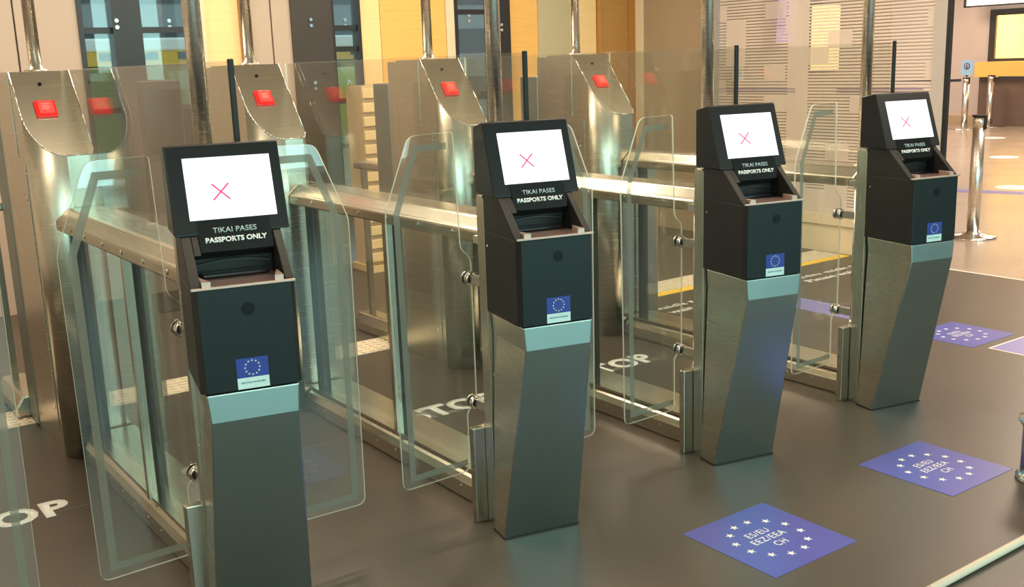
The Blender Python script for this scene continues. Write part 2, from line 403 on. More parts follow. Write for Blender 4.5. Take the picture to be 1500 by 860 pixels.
area('office_lamp', (FX+0.7, 8.0, 2.33), (0, 0, 0), 0.6, 2.0, 60, (1, 0.8, 0.4))
lp = BM(); lathe(lp, [(0.10, 0), (0.10, -0.02)], (FX+0.5, 8.85, 2.345)); 
o = new_obj('ceiling_light', lp, simple('lamp_glow', (1, 1, 0.9), 0.5, 0, (1, 0.97, 0.85), 4)); tag(o, 'round white ceiling light inside the yellow lit office behind the counter window', 'lamp')
ct = thing('service_counter', 'amber wooden service counter with dark front below the yellow lit office window', 'counter', (FX-0.25, 5, 0))
CW = wood('counter_wood', (0.80, 0.48, 0.10), (0.90, 0.58, 0.16))
bm = BM(); box(bm, -0.25, 0.245, -11, 4.33, 0.95, 1.24); new_obj('fascia', bm, CW, ct)
bm = BM(); box(bm, -0.12, 0.245, -11, 4.30, 0, 0.95); new_obj('front_panel', bm, HBROWN, ct)
# lit sign over the counter
sg = thing('overhead_sign', 'white lit sign box hanging over the service counter, its underside cut by the frame top', 'sign', (FX-0.5, 6.0, 2.33))
bm = BM(); box(bm, -0.06, 0.06, -2.5, 3.55, 0.0, 0.5); new_obj('sign_box', bm, simple('sign_white', (0.9, 0.87, 0.8), 0.5, 0, (1, 0.95, 0.85), 0.8), sg)
t_ = text_obj('lettering', 'Pases', 0.55, 0.11, simple('sign_letter', (0.25, 0.22, 0.2), 0.5), sg, thick=0.002); place(t_, (0, -1, 0), (0, 0, 1), (-0.061, 2.55, 0.24))
bm = BM(); box(bm, -0.08, -0.06, -2.5, 3.58, -0.03, 0.0); box(bm, -0.08, 0.08, 3.55, 3.60, -0.03, 0.5); new_obj('sign_rim', bm, DARKP, sg)
for y in (-2, 3):
    bm = BM(); cyl(bm, (0, y, 0.5), (0, y, 1.17), 0.012); new_obj('hanger', bm, CHROME, sg)

# ------------------------------------------------------------------ outdoors behind the windows
APRON = simple('apron_concrete', (0.42, 0.45, 0.45), 0.7)
bm = BM(); box(bm, -30, 40, 5.6+0.2, 90, -1.2, -1.0); struct('ground', bm, APRON)

# ------------------------------------------------------------------ passport kiosk
KO = Vector((-0.215, 0.03, 0))          # kiosk frame -> local
def kx(x): return x-KO.x
def ky(y): return y-KO.y
PHI = 0.2187
def make_kiosk():
    t = thing('passport_kiosk', 'kiosk', 'kiosk')
    # steel base
    bm = BM()
    rings = [(0.0, -0.3535, -0.077, 0.0555, 0.144), (0.690, -0.3290, -0.1035, -0.1165, 0.144), (0.764, -0.3350, -0.0985, -0.1165, 0.144)]
    V = []
    for z, a, b_, yf, yb in rings:
        V.append([bm.verts.new((kx(x), ky(y), z)) for x, y in ((a, yf), (b_, yf), (b_, yb), (a, yb))])
    for k in range(2):
        for i in range(4): bm.faces.new((V[k][i], V[k][(i+1) % 4], V[k+1][(i+1) % 4], V[k+1][i]))
    bm.faces.new(V[0][::-1]); bm.faces.new(V[2])
    # the broad front face carries the teal reflection in its steel colour
    for fc in bm.faces:
        c = fc.calc_center_median()
        if c.y < ky(0.0) and abs(c.x-kx(-0.2163)) < 0.02: fc.material_index = 1
    base = bevel(new_obj('steel_base', bm, [STEEL, STEEL_D], t), 0.004)
    # dark plinth joint under the base
    bm = BM(); box(bm, kx(-0.355), kx(-0.075), ky(0.053), ky(0.146), 0.0, 0.006); new_obj('plinth', bm, RUBBER, t)
    # black body
    bm = BM()
    plan = [(-0.345, -0.098), (-0.333, -0.1165), (-0.100, -0.1165), (-0.088, -0.098), (-0.088, 0.150), (-0.345, 0.150)]
    prism(bm, [(kx(x), ky(y)) for x, y in plan], 'z', 0.766, 1.033)
    prof = [(0.150, 1.033), (-0.103, 1.033), (-0.098, 1.040), (0.026, 1.1502), (0.150, 1.1502)]
    prism(bm, [(ky(y), z) for y, z in prof], 'x', kx(-0.345), kx(-0.319))
    prism(bm, [(ky(y), z) for y, z in prof], 'x', kx(-0.110), kx(-0.088))
    prism(bm, [(ky(y), z) for y, z in [(0.055, 1.1045), (-0.023, 1.1045), (0.026, 1.1502), (0.055, 1.1502)]], 'x', kx(-0.3188), kx(-0.301))
    top = [(0.150, 1.1502), (0.150, 1.0331), (0.055, 1.0331), (0.050, 1.085), (0.020, 1.1040), (0.012, 1.1060), (0.0285, 1.1502)]
    prism(bm, [(ky(y), z) for y, z in top], 'x', kx(-0.3188), kx(-0.1102))
    bm.faces.ensure_lookup_table()
    for fc in bm.faces:
        c = fc.calc_center_median(); 
        if abs(c.y-ky(-0.1165)) < 0.001 and c.z < 1.0: fc.material_index = 1
    bevel(new_obj('body', bm, [BLACK, FRONT], t), 0.0022)
    # reader tray
    bm = BM(); box(bm, kx(-0.318), kx(-0.115), ky(-0.108), ky(0.052), 1.0335, 1.0375)
    tr = new_obj('reader_tray', bm, ROSE, t)
    bm = BM(); box(bm, kx(-0.345), kx(-0.088), ky(-0.1175), ky(-0.108), 1.0335, 1.0395); bevel(new_obj('tray_lip', bm, ROSE_L, tr), 0.001)
    for a, b_, c_ in ((-0.318, -0.296, -0.314), (-0.115, -0.137, -0.119)):
        bm = BM()
        prism(bm, [(kx(a), ky(-0.107)), (kx(b_), ky(-0.107)), (kx(c_), ky(-0.03)), (kx(a), ky(-0.03))], 'z', 1.038, 1.052)
        new_obj('tray_guide', bm, ROSE_L, tr)
    bm = BM()
    for i in range(8): cyl(bm, (kx(-0.29+i*0.021), ky(-0.095), 1.0376), (kx(-0.29+i*0.021), ky(-0.095), 1.0382), 0.0016, seg=8)
    new_obj('tray_lights', bm, ROSE_L, tr)
    # curved flap and scanner glass inside the slot
    bm = BM(); box(bm, kx(-0.30), kx(-0.13), ky(0.010), ky(0.045), 1.039, 1.050); bevel(new_obj('scanner_glass', bm, GLOSSB, t), 0.003)
    bm = BM()
    for i in range(12):
        a0, a1 = -0.5+i/12, -0.5+(i+1)/12
        q0 = 0.010*cos(a0*pi); q1 = 0.010*cos(a1*pi)
        xa, xb = kx(-0.2165+a0*0.19), kx(-0.2165+a1*0.19)
        v = [bm.verts.new(p) for p in ((xa, ky(0.035), 1.066+q0), (xb, ky(0.035), 1.066+q1), (xb, ky(0.035), 1.072+q1), (xa, ky(0.035), 1.072+q0),
                                       (xa, ky(0.054), 1.066+q0), (xb, ky(0.054), 1.066+q1), (xb, ky(0.054), 1.072+q1), (xa, ky(0.054), 1.072+q0))]
        for q in ((0,1,2,3),(7,6,5,4),(0,4,5,1),(3,2,6,7)): bm.faces.new([v[i_] for i_ in q])
    new_obj('slot_flap', bm, FRONT, t)
    # head
    bm = BM()
    hp = [(0.0234, 1.150), (0.1036, 1.3743), (0.112, 1.377), (0.185, 1.361), (0.185, 1.150)]
    prism(bm, [(ky(y), z) for y, z in hp], 'x', kx(-0.3573), kx(-0.064))
    bevel(new_obj('display_housing', bm, BEZEL, t), 0.004, 3)
    # helper frame of the sloping face
    ey = Vector((0, 0.0802, 0.2243)).normalized(); ex = Vector((1, 0, 0)); nn = ex.cross(ey)   # nn points out (-y, +z)
    def onface(x, z, off=0.0):
        y = 0.0234 + (z-1.15)*0.3576
        return Vector((kx(x), ky(y), z)) + nn*off
    c = onface(-0.203, 1.2647, 0.0006)
    bm = BM(); hw, hh = 0.1115, 0.0822
    prism(bm, [(-hw, -hh), (hw, -hh), (hw, hh), (-hw, hh)], 'z', 0, 0.0012)
    sc = place(new_obj('screen', bm, SCREEN, t), ex, ey, c)
    for ang in (1, -1):
        bm = BM(); cc = cos(radians(45)); L = 0.0305; w_ = 0.0023
        dx, dy = cc, cc*ang
        px, py = -dy*w_, dx*w_
        prism(bm, [(-dx*L+px, -dy*L+py), (-dx*L-px, -dy*L-py), (dx*L-px, dy*L-py), (dx*L+px, dy*L+py)], 'z', 0.0012, 0.0016)
        bar = new_obj('cross_bar', bm, CROSS, sc); bar.location = (-0.0245, -0.011, 0)
    # plaque with the words
    bm = BM(); prism(bm, [(kx(-0.297), 0), (kx(-0.110), 0), (kx(-0.116), 0.082), (kx(-0.300), 0.082)], 'z', 0, 0.0012)
    pq = place(new_obj('plaque', bm, GLOSSB, t), ex, ey, Vector((0, onface(0, 1.108).y, onface(0, 1.108).z)) + nn*0.0008)
    t1 = text_obj('lettering', 'TIKAI PASES', 0.112, 0.0140, TEXT_DIM, pq, bold=0.012); t1.location = (kx(-0.206), 0.0545, 0.0013)
    t2 = text_obj('lettering', 'PASSPORTS ONLY', 0.157, 0.0140, WHITE_P, pq, bold=0.04); t2.location = (kx(-0.2045), 0.0295, 0.0013)
    # sensor spot
    bm = BM(); cyl(bm, (kx(-0.212), ky(-0.1166), 0.976), (kx(-0.212), ky(-0.1173), 0.976), 0.017, seg=24)
    for q in range(5):
        pass
    new_obj('sensor_window', bm, simple('sensor_dark', (0.002, 0.004, 0.005), 0.45, spec=0.2), t)
    # flag sticker
    fy = ky(-0.1167)
    bm = BM(); prism(bm, [(0, 0), (0.080, 0), (0.080, 0.029), (0, 0.029)], 'z', 0, 0.0005, 1, 1)
    prism(bm, [(0, 0.029), (0.080, 0.029), (0.080, 0.080), (0, 0.080)], 'z', 0, 0.0005, 0, 0)
    st = place(new_obj('flag_sticker', bm, [BLUE, PALE], t), (1, 0, 0), (0, 0, 1), (kx(-0.254), fy, 0.769))
    bm = BM()
    for k in range(12): star(bm, 0.040+0.0185*cos(k*pi/6), 0.0545+0.0185*sin(k*pi/6), 0.0036, z=0.0005)
    new_obj('stars', bm, YSTAR, st)
    l1 = text_obj('caption', 'EIROPAS SAVIENIBA', 0.062, 0.0050, simple('caption_ink', (0.08, 0.25, 0.32), 0.5), st, bold=0.02); l1.location = (0.040, 0.016, 0.0006)
    # steel mounting post behind, rounded top
    bm = BM()
    pr = roundpoly([(0.150, 0.0), (0.213, 0.0), (0.213, 1.142), (0.150, 1.142)], [0, 0, 0.02, 0.02])
    prism(bm, [(ky(y), z) for y, z in pr], 'x', kx(-0.345), kx(-0.085))
    bevel(new_obj('mounting_post', bm, STEEL_V, t), 0.002)
    for z in (0.985, 0.555):
        bm = BM(); xx = -0.3452 if z > 0.7 else -0.339
        cyl(bm, (kx(xx), ky(0.125), z), (kx(xx-0.0025), ky(0.125), z), 0.004, seg=12); new_obj('screw', bm, CHROME, t)
    return t
SCREEN = simple('screen_white', (0.02, 0.02, 0.02), 0.3, 0, (0.93, 0.95, 1.0), 1.25, var=0)
CROSS = simple('cross_red', (0.02, 0.0, 0.0), 0.4, 0, (0.80, 0.09, 0.22), 1.0, var=0)
S_OFF = {0: 0.01, 1: 0.0076, 2: 0.0, 3: 0.0, 4: -0.0062}
def gx(i): return (i-2) + (S_OFF[i] if i in (1, 4) else 0)
KLAB = {1: 'black and steel passport kiosk nearest the camera, base cut by the lower frame edge',
        2: 'black and steel passport kiosk second from the front, its whole base in view',
        3: 'black and steel passport kiosk third in the row, between the second and the farthest',
        4: 'black and steel passport kiosk farthest in the row, beside the belt post'}
K0 = None
def kloc(i):
    c, s = cos(PHI), sin(PHI)
    return Vector((gx(i) + c*KO.x + s*KO.y, -s*KO.x + c*KO.y, 0))
k_first = make_kiosk()
for i in (1, 2, 3, 4):
    k = k_first if i == 1 else copy_tree(k_first)
    k.location = kloc(i); k.rotation_euler = (0, 0, -PHI)
    k['label'] = KLAB[i]; k['group'] = 'passport kiosks in a row'

# ------------------------------------------------------------------ gate barrier (rails, posts, panes, wings)
CX = -0.137
def wing_poly(s):
    P = [(-0.560, 0.150), (-0.568, 1.100), (-0.470, 1.338), (-0.300, 1.340), (-0.290, 0.950), (-0.250, 0.915), (-0.250, 0.400), (-0.290, 0.375), (-0.290, 0.155)]
    R = [0.03, 0.02, 0.03, 0.012, 0.02, 0.02, 0.02, 0.02, 0.03]
    P = [(CX + (x-CX)*s, z) for x, z in P]
    if s < 0: P = P[::-1]; R = R[::-1]
    return roundpoly(P, R, 5)
def ribbon(pts, w):
    """closed 2D strip of width w along an open polyline"""
    n = len(pts); L = []; Rr = []
    for i in range(n):
        p = Vector(pts[i])
        d0 = (Vector(pts[i])-Vector(pts[i-1])).normalized() if i > 0 else None
        d1 = (Vector(pts[i+1])-p).normalized() if i < n-1 else None
        if d0 is None: nn = Vector((-d1.y, d1.x)); k = 1
        elif d1 is None: nn = Vector((-d0.y, d0.x)); k = 1
        else:
            a = Vector((-d0.y, d0.x)); b = Vector((-d1.y, d1.x)); nn = (a+b).normalized(); k = 1/max(0.4, nn.dot(a))
        L.append(tuple(p+nn*w/2*k)); Rr.append(tuple(p-nn*w/2*k))
    return L + Rr[::-1]
YW = 0.390
def make_barrier():
    t = thing('gate_barrier', 'barrier', 'gate', (0, 0, 0))
    # hand rail
    bm = BM()
    xl, xr = -0.250, -0.024
    prof = [(xl, 0.968), (xr, 0.968), (xr, 1.010), (xr-0.012, 1.018), (xr-0.050, 1.050), (xl+0.050, 1.050), (xl+0.012, 1.018), (xl, 1.010)]
    prism(bm, prof, 'y', 0.325, 1.845)
    hr = bevel(new_obj('handrail', bm, STEEL_Y, t), 0.008, 3)
    for y in (0.50, 0.73, 0.96, 1.19, 1.42, 1.62, 1.78):
        bm = BM(); cyl(bm, (xl-0.0005, y, 0.992), (xl-0.003, y, 0.992), 0.0085, seg=14); new_obj('bolt', bm, CHROME, hr)
    # floor rail
    bm = BM()
    q = [(xl, 0.0), (xr, 0.0), (xr, 0.062), (xr-0.012, 0.088), (xr-0.04, 0.105), (xl+0.04, 0.105), (xl+0.012, 0.088), (xl, 0.062)]
    prism(bm, q, 'y', 0.355, 1.835)
    fr_ = bevel(new_obj('floor_rail', bm, STEEL_Y, t), 0.010, 3)
    for i, y in enumerate((0.52, 0.67, 0.86, 1.0, 1.15, 1.3, 1.47, 1.64, 1.77)):
        bm = BM(); cyl(bm, (xl-0.0005, y, 0.045), (xl-0.0025, y, 0.045), 0.0045, seg=12); new_obj('bolt', bm, CHROME, fr_)
    bm = BM(); box(bm, xl+0.02, xr-0.02, 0.36, 1.83, 0.1045, 0.116); new_obj('glass_channel', bm, STEEL_Y, fr_)
    # posts
    for y in (1.0,):
        bm = BM(); box(bm, -0.243, -0.212, y-0.012, y+0.012, 0.110, 0.970); bevel(new_obj('post', bm, STEEL_V, t), 0.002)
        bm = BM(); box(bm, -0.2115, -0.172, y-0.010, y+0.010, 0.112, 0.970); new_obj('gasket', bm, RUBBER, t)
    bm = BM(); box(bm, -0.2215, -0.165, 1.735, 1.752, 0.112, 0.970); new_obj('gasket', bm, RUBBER, t)
    # lower panes, upper pane
    for y0, y1 in ((0.36, 0.985), (1.015, 1.73)):
        bm = BM(); prism(bm, [(y0, 0.112), (y1, 0.112), (y1, 0.969), (y0, 0.969)], 'x', -0.200, -0.190, 1, 0); new_obj('lower_pane', bm, [GLASS, GLASS], t)
    bm = BM(); prism(bm, [(0.262, 1.047), (2.12, 1.047), (2.12, 1.587), (0.262, 1.587)], 'x', -0.100, -0.090, 1, 0)
    up = new_obj('upper_pane', bm, [GLASS_D, EDGE], t)
    bm = BM(); box(bm, -0.103, -0.087, 0.250, 0.2618, 1.045, 1.592); bevel(new_obj('edge_seal', bm, RUBBER, up), 0.003)
    # lock housing at the kiosk end
    bm = BM(); prism(bm, [(-0.331, 0.295), (-0.331, 0.322), (-0.060, 0.322), (-0.060, 0.236)], 'z', 0.0, 0.345)
    # step it back from the kiosk corner
    hb = bevel(new_obj('hinge_housing', bm, STEEL_V, t), 0.004)
    for s in (1, -1):
        X = lambda x: CX + (x-CX)*s
        bm = BM(); cyl(bm, (X(-0.262), 0.300, 0.345), (X(-0.262), 0.300, 0.372), 0.017, 0.011, 20); cyl(bm, (X(-0.262), 0.300, 0.372), (X(-0.262), 0.300, 0.985), 0.0095, seg=16)
        box(bm, X(-0.262)-0.014, X(-0.262)+0.014, 0.285, 0.330, 0.975, 1.0)
        new_obj('hinge_rod', bm, POLISH, t)
        # wing
        bm = BM(); prism(bm, wing_poly(s), 'y', YW-0.004, YW+0.004, 1, 0)
        wg = new_obj('glass_wing', bm, [GLASS, EDGE], t)
        pl = [(-0.300, 0.190), (-0.522, 0.187), (-0.530, 1.093), (-0.448, 1.297), (-0.330, 1.298)]
        pl = [(X(x), z) for x, z in pl]
        bm = BM(); rb = ribbon(pl, 0.022)
        n = len(rb)//2
        for i in range(n-1):
            a, b_, c_, d_ = rb[i], rb[i+1], rb[2*n-2-i], rb[2*n-1-i]
            prism(bm, [a, b_, c_, d_], 'y', YW-0.0052, YW-0.0042)
        bmesh.ops.remove_doubles(bm, verts=bm.verts, dist=1e-5)
        new_obj('frosted_border', bm, FROST, wg)
        for z in (0.845, 0.405):
            bm = BM()
            cyl(bm, (X(-0.262), YW-0.006, z), (X(-0.262), YW-0.014, z), 0.024, seg=28); cyl(bm, (X(-0.262), YW+0.006, z), (X(-0.262), YW+0.014, z), 0.024, seg=28)
            cyl(bm, (X(-0.262), YW-0.014, z), (X(-0.262), YW-0.020, z), 0.024, 0.018, seg=28)
            cl = new_obj('wing_clamp', bm, CHROME, wg)
            bm = BM(); cyl(bm, (X(-0.262), YW-0.0205, z), (X(-0.262), YW-0.0235, z), 0.0175, seg=28); new_obj('clamp_cap', bm, GLOSSB, cl)
            bm = BM(); box(bm, X(-0.262)-0.010, X(-0.262)+0.010, 0.300, YW-0.006, z-0.016, z+0.016); new_obj('clamp_arm', bm, POLISH, cl)
    return t
BLAB = {0: 'steel barrier whose glass wing alone shows at the left frame edge',
        1: 'steel rail barrier with glass wings running back from the nearest kiosk',
        2: 'steel rail barrier with glass wings running back from the second kiosk',
        3: 'steel rail barrier with glass wings running back from the third kiosk',
        4: 'steel rail barrier with glass wings running back from the farthest kiosk'}
b_first = make_barrier()
for i in (1, 0, 2, 3, 4):
    b = b_first if i == 1 else copy_tree(b_first)
    b.location = (gx(i), 0, 0); b['label'] = BLAB[i]; b['group'] = 'gate barriers between the lanes'

# ------------------------------------------------------------------ gate column with the red button
def make_column():
    t = thing('gate_column', 'column', 'column')
    # plan with a rounded front-left corner; top cut by a slope
    R = 0.125
    plan = []
    xl, xr, yf, yb = -0.380, -0.150, 1.850, 2.345
    seg = 14
    for k in range(seg+1):
        a = pi + k/seg*pi/2
        plan.append((xl+R+R*cos(a), yf+R+R*sin(a)))
    R2 = 0.02
    for k in range(5):
        a = 1.5*pi + k/4*pi/2
        plan.append((xr-R2+R2*cos(a), yf+R2+R2*sin(a)))
    plan += [(xr, 2.10), (xr, yb), (xl, yb), (xl, 2.10)]
    def zt(y): return min(1.585, 1.585-(2.10-y)*1.312)
    bm = BM()
    A = [bm.verts.new((x, y, 0.0)) for x, y in plan]; B = [bm.verts.new((x, y, zt(y))) for x, y in plan]
    n = len(plan)
    for i in range(n):
        fc = bm.faces.new((A[i], A[(i+1) % n], B[(i+1) % n], B[i]))
        if i < seg: fc.smooth = True
    bm.faces.new(A[::-1])
    i10 = [i for i, p in enumerate(plan) if p == (xr, 2.10)][0]
    iL = n-1
    bm.faces.new([B[iL]] + B[0:i10+1]); bm.faces.new([B[i10], B[i10+1], B[i10+2], B[iL]])
    new_obj('column_body', bm, STEEL, t)
    # bright tube added to stand in for the highlight along the slope edges
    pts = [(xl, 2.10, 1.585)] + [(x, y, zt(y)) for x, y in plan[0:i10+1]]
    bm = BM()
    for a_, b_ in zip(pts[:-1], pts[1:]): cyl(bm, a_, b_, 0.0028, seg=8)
    new_obj('edge_highlight', bm, CHROME, t)
    # access doors on the lane side (raised sheets with a shadow joint)
    bm = BM(); box(bm, xl-0.0035, xl-0.0005, 2.01, 2.325, 0.10, 1.230); dr = bevel(new_obj('access_door', bm, STEEL, t), 0.001)
    bm = BM(); cyl(bm, (xl-0.0036, 2.04, 0.20), (xl-0.006, 2.04, 0.20), 0.009, seg=16); cyl(bm, (xl-0.0036, 2.05, 1.08), (xl-0.006, 2.05, 1.08), 0.009, seg=16); new_obj('door_lock', bm, CHROME, dr)
    bm = BM(); box(bm, xl-0.003, xl-0.0005, 2.115, 2.335, 1.245, 1.575); bevel(new_obj('upper_sheet', bm, STEEL, t), 0.001)
    # lower right housing behind the pane end
    bm = BM(); prism(bm, roundpoly([(xr+0.0005, 1.85), (0.045, 1.85), (0.045, 2.345), (xr+0.0005, 2.345)], [0, 0.05, 0, 0], 8), 'z', 0, 0.966); new_obj('side_housing', bm, STEEL, t)
    # rear frame and narrow rear cabinet
    bm = BM(); box(bm, xl, xr, 2.3455, 2.435, 0, 1.578); bevel(new_obj('rear_frame', bm, STEEL_V, t), 0.003)
    bm = BM(); box(bm, xl-0.004, xr, 2.4355, 2.60, 0.0095, 1.468); bevel(new_obj('rear_cabinet', bm, TEALP, t), 0.004)
    # emergency button on the slope
    c = Vector((-0.283, 1.985, zt(1.985))); ey = Vector((0, 0.26, 0.341)).normalized(); ex = Vector((1, 0, 0)); nn = ex.cross(ey)
    bm = BM(); prism(bm, roundpoly([(-0.040, -0.040), (0.040, -0.040), (0.040, 0.040), (-0.040, 0.040)], 0.005), 'z', 0.0005, 0.010)
    bt = place(bevel(new_obj('emergency_button', bm, RED, t), 0.002), ex, ey, c)
    bm = BM(); prism(bm, roundpoly([(-0.028, -0.028), (0.028, -0.028), (0.028, 0.028), (-0.028, 0.028)], 0.004), 'z', 0.0102, 0.022); bevel(new_obj('button_cover', bm, RED_L, bt), 0.002)
    bm = BM()
    for j in range(4): box(bm, -0.016, 0.016-0.006*(j % 2), 0.012-0.008*j, 0.0145-0.008*j, 0.0221, 0.0225)
    new_obj('button_print', bm, simple('button_print', (0.95, 0.45, 0.4), 0.5), bt)
    # camera dot near the top
    bm = BM(); q = c + ey*0.125 + nn*0.0006 + ex*0.006; cyl(bm, q, q+nn*0.003, 0.008, seg=16); new_obj('sensor', bm, GLOSSB, t)
    # top flange of the pole
    return t
TEALP = steel('teal_grey_steel', (0.26, 0.31, 0.30), 0.38, (160, 160, 3))
CLAB = {1: 'leftmost steel column with a red emergency button on its bright sloping head',
        2: 'steel column with a red button partly hidden behind the nearest kiosk screen',
        3: 'steel column with a red button between the first and second kiosk screens',
        4: 'rightmost steel column with a red button, right of the second kiosk screen'}
c_first = make_column()
PX = {1: 0.080, 2: 0.01, 3: 0.0, 4: 0.0}
for i in (1, 2, 3, 4):
    c = c_first if i == 1 else copy_tree(c_first)
    c.location = (gx(i)+PX[i], 0, 0); c['label'] = CLAB[i]; c['group'] = 'steel gate columns'
# rear stub rails beyond the columns
RLAB = {1: 'low steel floor rail behind the leftmost column', 2: 'low steel floor rail behind the second column from the left',
        3: 'low steel floor rail with a thin post behind the third column', 4: 'low steel floor rail behind the rightmost column'}
r_first = None
for i in (3, 1, 2, 4):
    if r_first is None:
        r_first = thing('rear_rail', '', 'rail')
        bm = BM(); q = [(-0.36, 0.0095), (-0.20, 0.0095), (-0.20, 0.06), (-0.23, 0.11), (-0.33, 0.11), (-0.36, 0.06)]
        prism(bm, q, 'y', 2.61, 3.06); bevel(new_obj('floor_rail', bm, STEEL, r_first), 0.01, 3)
        bm = BM(); box(bm, -0.31, -0.28, 2.92, 2.95, 0.109, 0.98); new_obj('post', bm, STEEL_V, r_first)
        bm = BM(); box(bm, -0.33, -0.24, 2.61, 3.0, 0.98, 1.02); bevel(new_obj('handrail', bm, STEEL, r_first), 0.008)
        rr = r_first
    else: rr = copy_tree(r_first)
    rr.location = (gx(i), 0, 0); rr['label'] = RLAB[i]; rr['group'] = 'rear rail stubs'

# ------------------------------------------------------------------ poles
def pole(x, y, z0, rad, label):
    bm = BM(); h = H - z0 - 0.001
    cyl(bm, (0, 0, 0.001), (0, 0, h), rad, seg=32)
    p = new_obj('support_pole', bm, POLISH); p.location = (x, y, z0)
    bm = BM(); lathe(bm, [(rad+0.022, 0.001), (rad+0.022, 0.006), (rad+0.004, 0.010), (rad+0.003, 0.02)]); new_obj('flange', bm, POLISH, p)
    tag(p, label, 'pole', 'round steel ceiling poles'); return p
FL = {1: 'round steel pole rising behind the nearest kiosk', 2: 'round steel pole rising behind the second kiosk',
      3: 'round steel pole rising behind the third kiosk', 4: 'round steel pole rising behind the farthest kiosk'}
RL = {1: 'round steel pole on top of the leftmost button column', 2: 'round steel pole on the column half hidden by the nearest screen',
      3: 'round steel pole on the third button column, against orange wood', 4: 'round steel pole on the rightmost button column'}
for i in (1, 2, 3, 4):
    pole(gx(i)-0.150+(-0.005 if i == 1 else 0), 0.352, 1.051, 0.0245, FL[i])
    pole(gx(i)-0.238+{1: 0.075, 2: 0.02, 3: 0, 4: 0.0}[i], 2.25, 1.586, 0.025, RL[i])

# ------------------------------------------------------------------ floor graphics
def sticker(x0, y0, label, sz=0.395, sy=None, rot=0):
    sy = sy or sz
    t = thing('floor_sticker', label, 'floor sticker', (x0+sz/2, y0-sy/2, 0.0), rot, 'blue entry stickers on the floor')
    bm = BM(); box(bm, -sz/2, sz/2, -sy/2, sy/2, 0.0, 0.0012); new_obj('sheet', bm, FBLUE, t)
    for k in range(12):
        a = k*pi/6 + pi/12
        bm = BM(); star(bm, 0.125*cos(a)*sz/0.395, 0.125*sin(a)*sy/0.395, 0.0165, z=0.0013); new_obj('star', bm, WHITE_P, t)
    for q, w_, y in (('ES/EU', 0.098, 0.045), ('EEZ/EEA', 0.150, 0.0), ('CH', 0.052, -0.047)):
        o = text_obj('lettering', q, w_, 0.031, WHITE_P, t, bold=0.004, space=1.12); o.location = (0.0, y*sy/0.395, 0.0013)
        if q != 'EEZ/EEA': o.location.x = -0.005 if q == 'ES/EU' else 0.004
    return t
sticker(0.147, -0.221, 'blue star ring floor sticker in front of the second kiosk, nearest the lower frame edge')
sticker(1.090, -0.221, 'blue star ring floor sticker in front of the third kiosk')
sticker(-0.846, -0.221, 'blue star floor sticker seen through the glass wing right of the nearest kiosk')
sticker(2.90, 0.772, 'blue floor sticker with a star ring right of the farthest kiosk', 0.42, 0.38)
LILAC = simple('lilac_sticker', (0.20, 0.19, 0.52), 0.4)
def plain_st(x0, x1, y0, y1, label, border=True):
    t = thing('floor_sticker', label, 'floor sticker', ((x0+x1)/2, (y0+y1)/2, 0.0)); hx, hy = (x1-x0)/2, (y1-y0)/2
    bm = BM(); box(bm, -hx, hx, -hy, hy, 0, 0.001); new_obj('sheet', bm, WHITE_LINE if border else LILAC, t)
    if border:
        bm = BM(); box(bm, -hx+0.012, hx-0.012, -hy+0.012, hy-0.012, 0.0011, 0.0016); new_obj('print', bm, LILAC, t)
plain_st(2.95, 3.33, -0.12, 0.335, 'lilac floor sticker with a white outline cut by the right frame edge')
plain_st(2.95, 3.20, 1.05, 2.0, 'plain lilac floor strip seen through the glass left of the farthest kiosk', False)
# STOP words
for i, lab in ((1, 'large white STOP lettering on the floor at the left frame edge'), (2, 'large white STOP lettering on the floor mostly hidden behind the nearest kiosk'),
               (3, 'large white STOP lettering on the floor seen through the second kiosk glass wing'), (4, 'large white STOP lettering on the floor seen right of the second kiosk')):
    o = text_obj('floor_lettering', 'STOP', 0.485, 0.160, WHITE_P, None, bold=0.04, thick=0.0008, space=1.05)
    o.location = ((i-3)+0.298+(0.05 if i == 1 else 0), 1.42, 0.0005); tag(o, lab, 'floor text', 'STOP words on the floor')
for x, lab in ((2.37, 'two white lines of waiting text on the floor seen left of the third kiosk'), (4.02, 'two white lines of waiting text on the floor seen left of the farthest kiosk')):
    t = thing('floor_text', lab, 'floor text', (x, 2.11, 0.0), 0, 'waiting texts on the floor')
    o = text_obj('upper_line', 'Lūdzu gaidīt šeit', 0.80, 0.075, WHITE_P, t, bold=0.02, thick=0.0008); o.location = (0, 0.055, 0.0005)
    o = text_obj('lower_line', 'Please wait here', 0.78, 0.07, WHITE_P, t, bold=0.02, thick=0.0008); o.location = (0, -0.055, 0.0005)
# tactile strip
TACT = simple('tactile_rubber', (0.70, 0.60, 0.47), 0.5)
t = thing('tactile_strip', 'pale studded tactile strip with a yellow edge crossing all lanes behind the columns', 'floor strip', (0, 0, 0))
bm = BM(); box(bm, -2.5, 4.60, 2.51, 2.77, 0, 0.004); sheet = new_obj('studded_sheet', bm, TACT, t)
bm = BM(); box(bm, 1.78, 4.60, 2.425, 2.508, 0, 0.003); new_obj('yellow_edge', bm, YELLOW, t)
bm = BM()
for a in range(142):
    for b_ in range(5):
        x, y = -2.475+a*0.05, 2.54+b_*0.05
        cyl(bm, (x, y, 0.004), (x, y, 0.009), 0.017, 0.012, seg=6)
st = new_obj('studs', bm, TACT, t); st['kind'] = 'stuff'
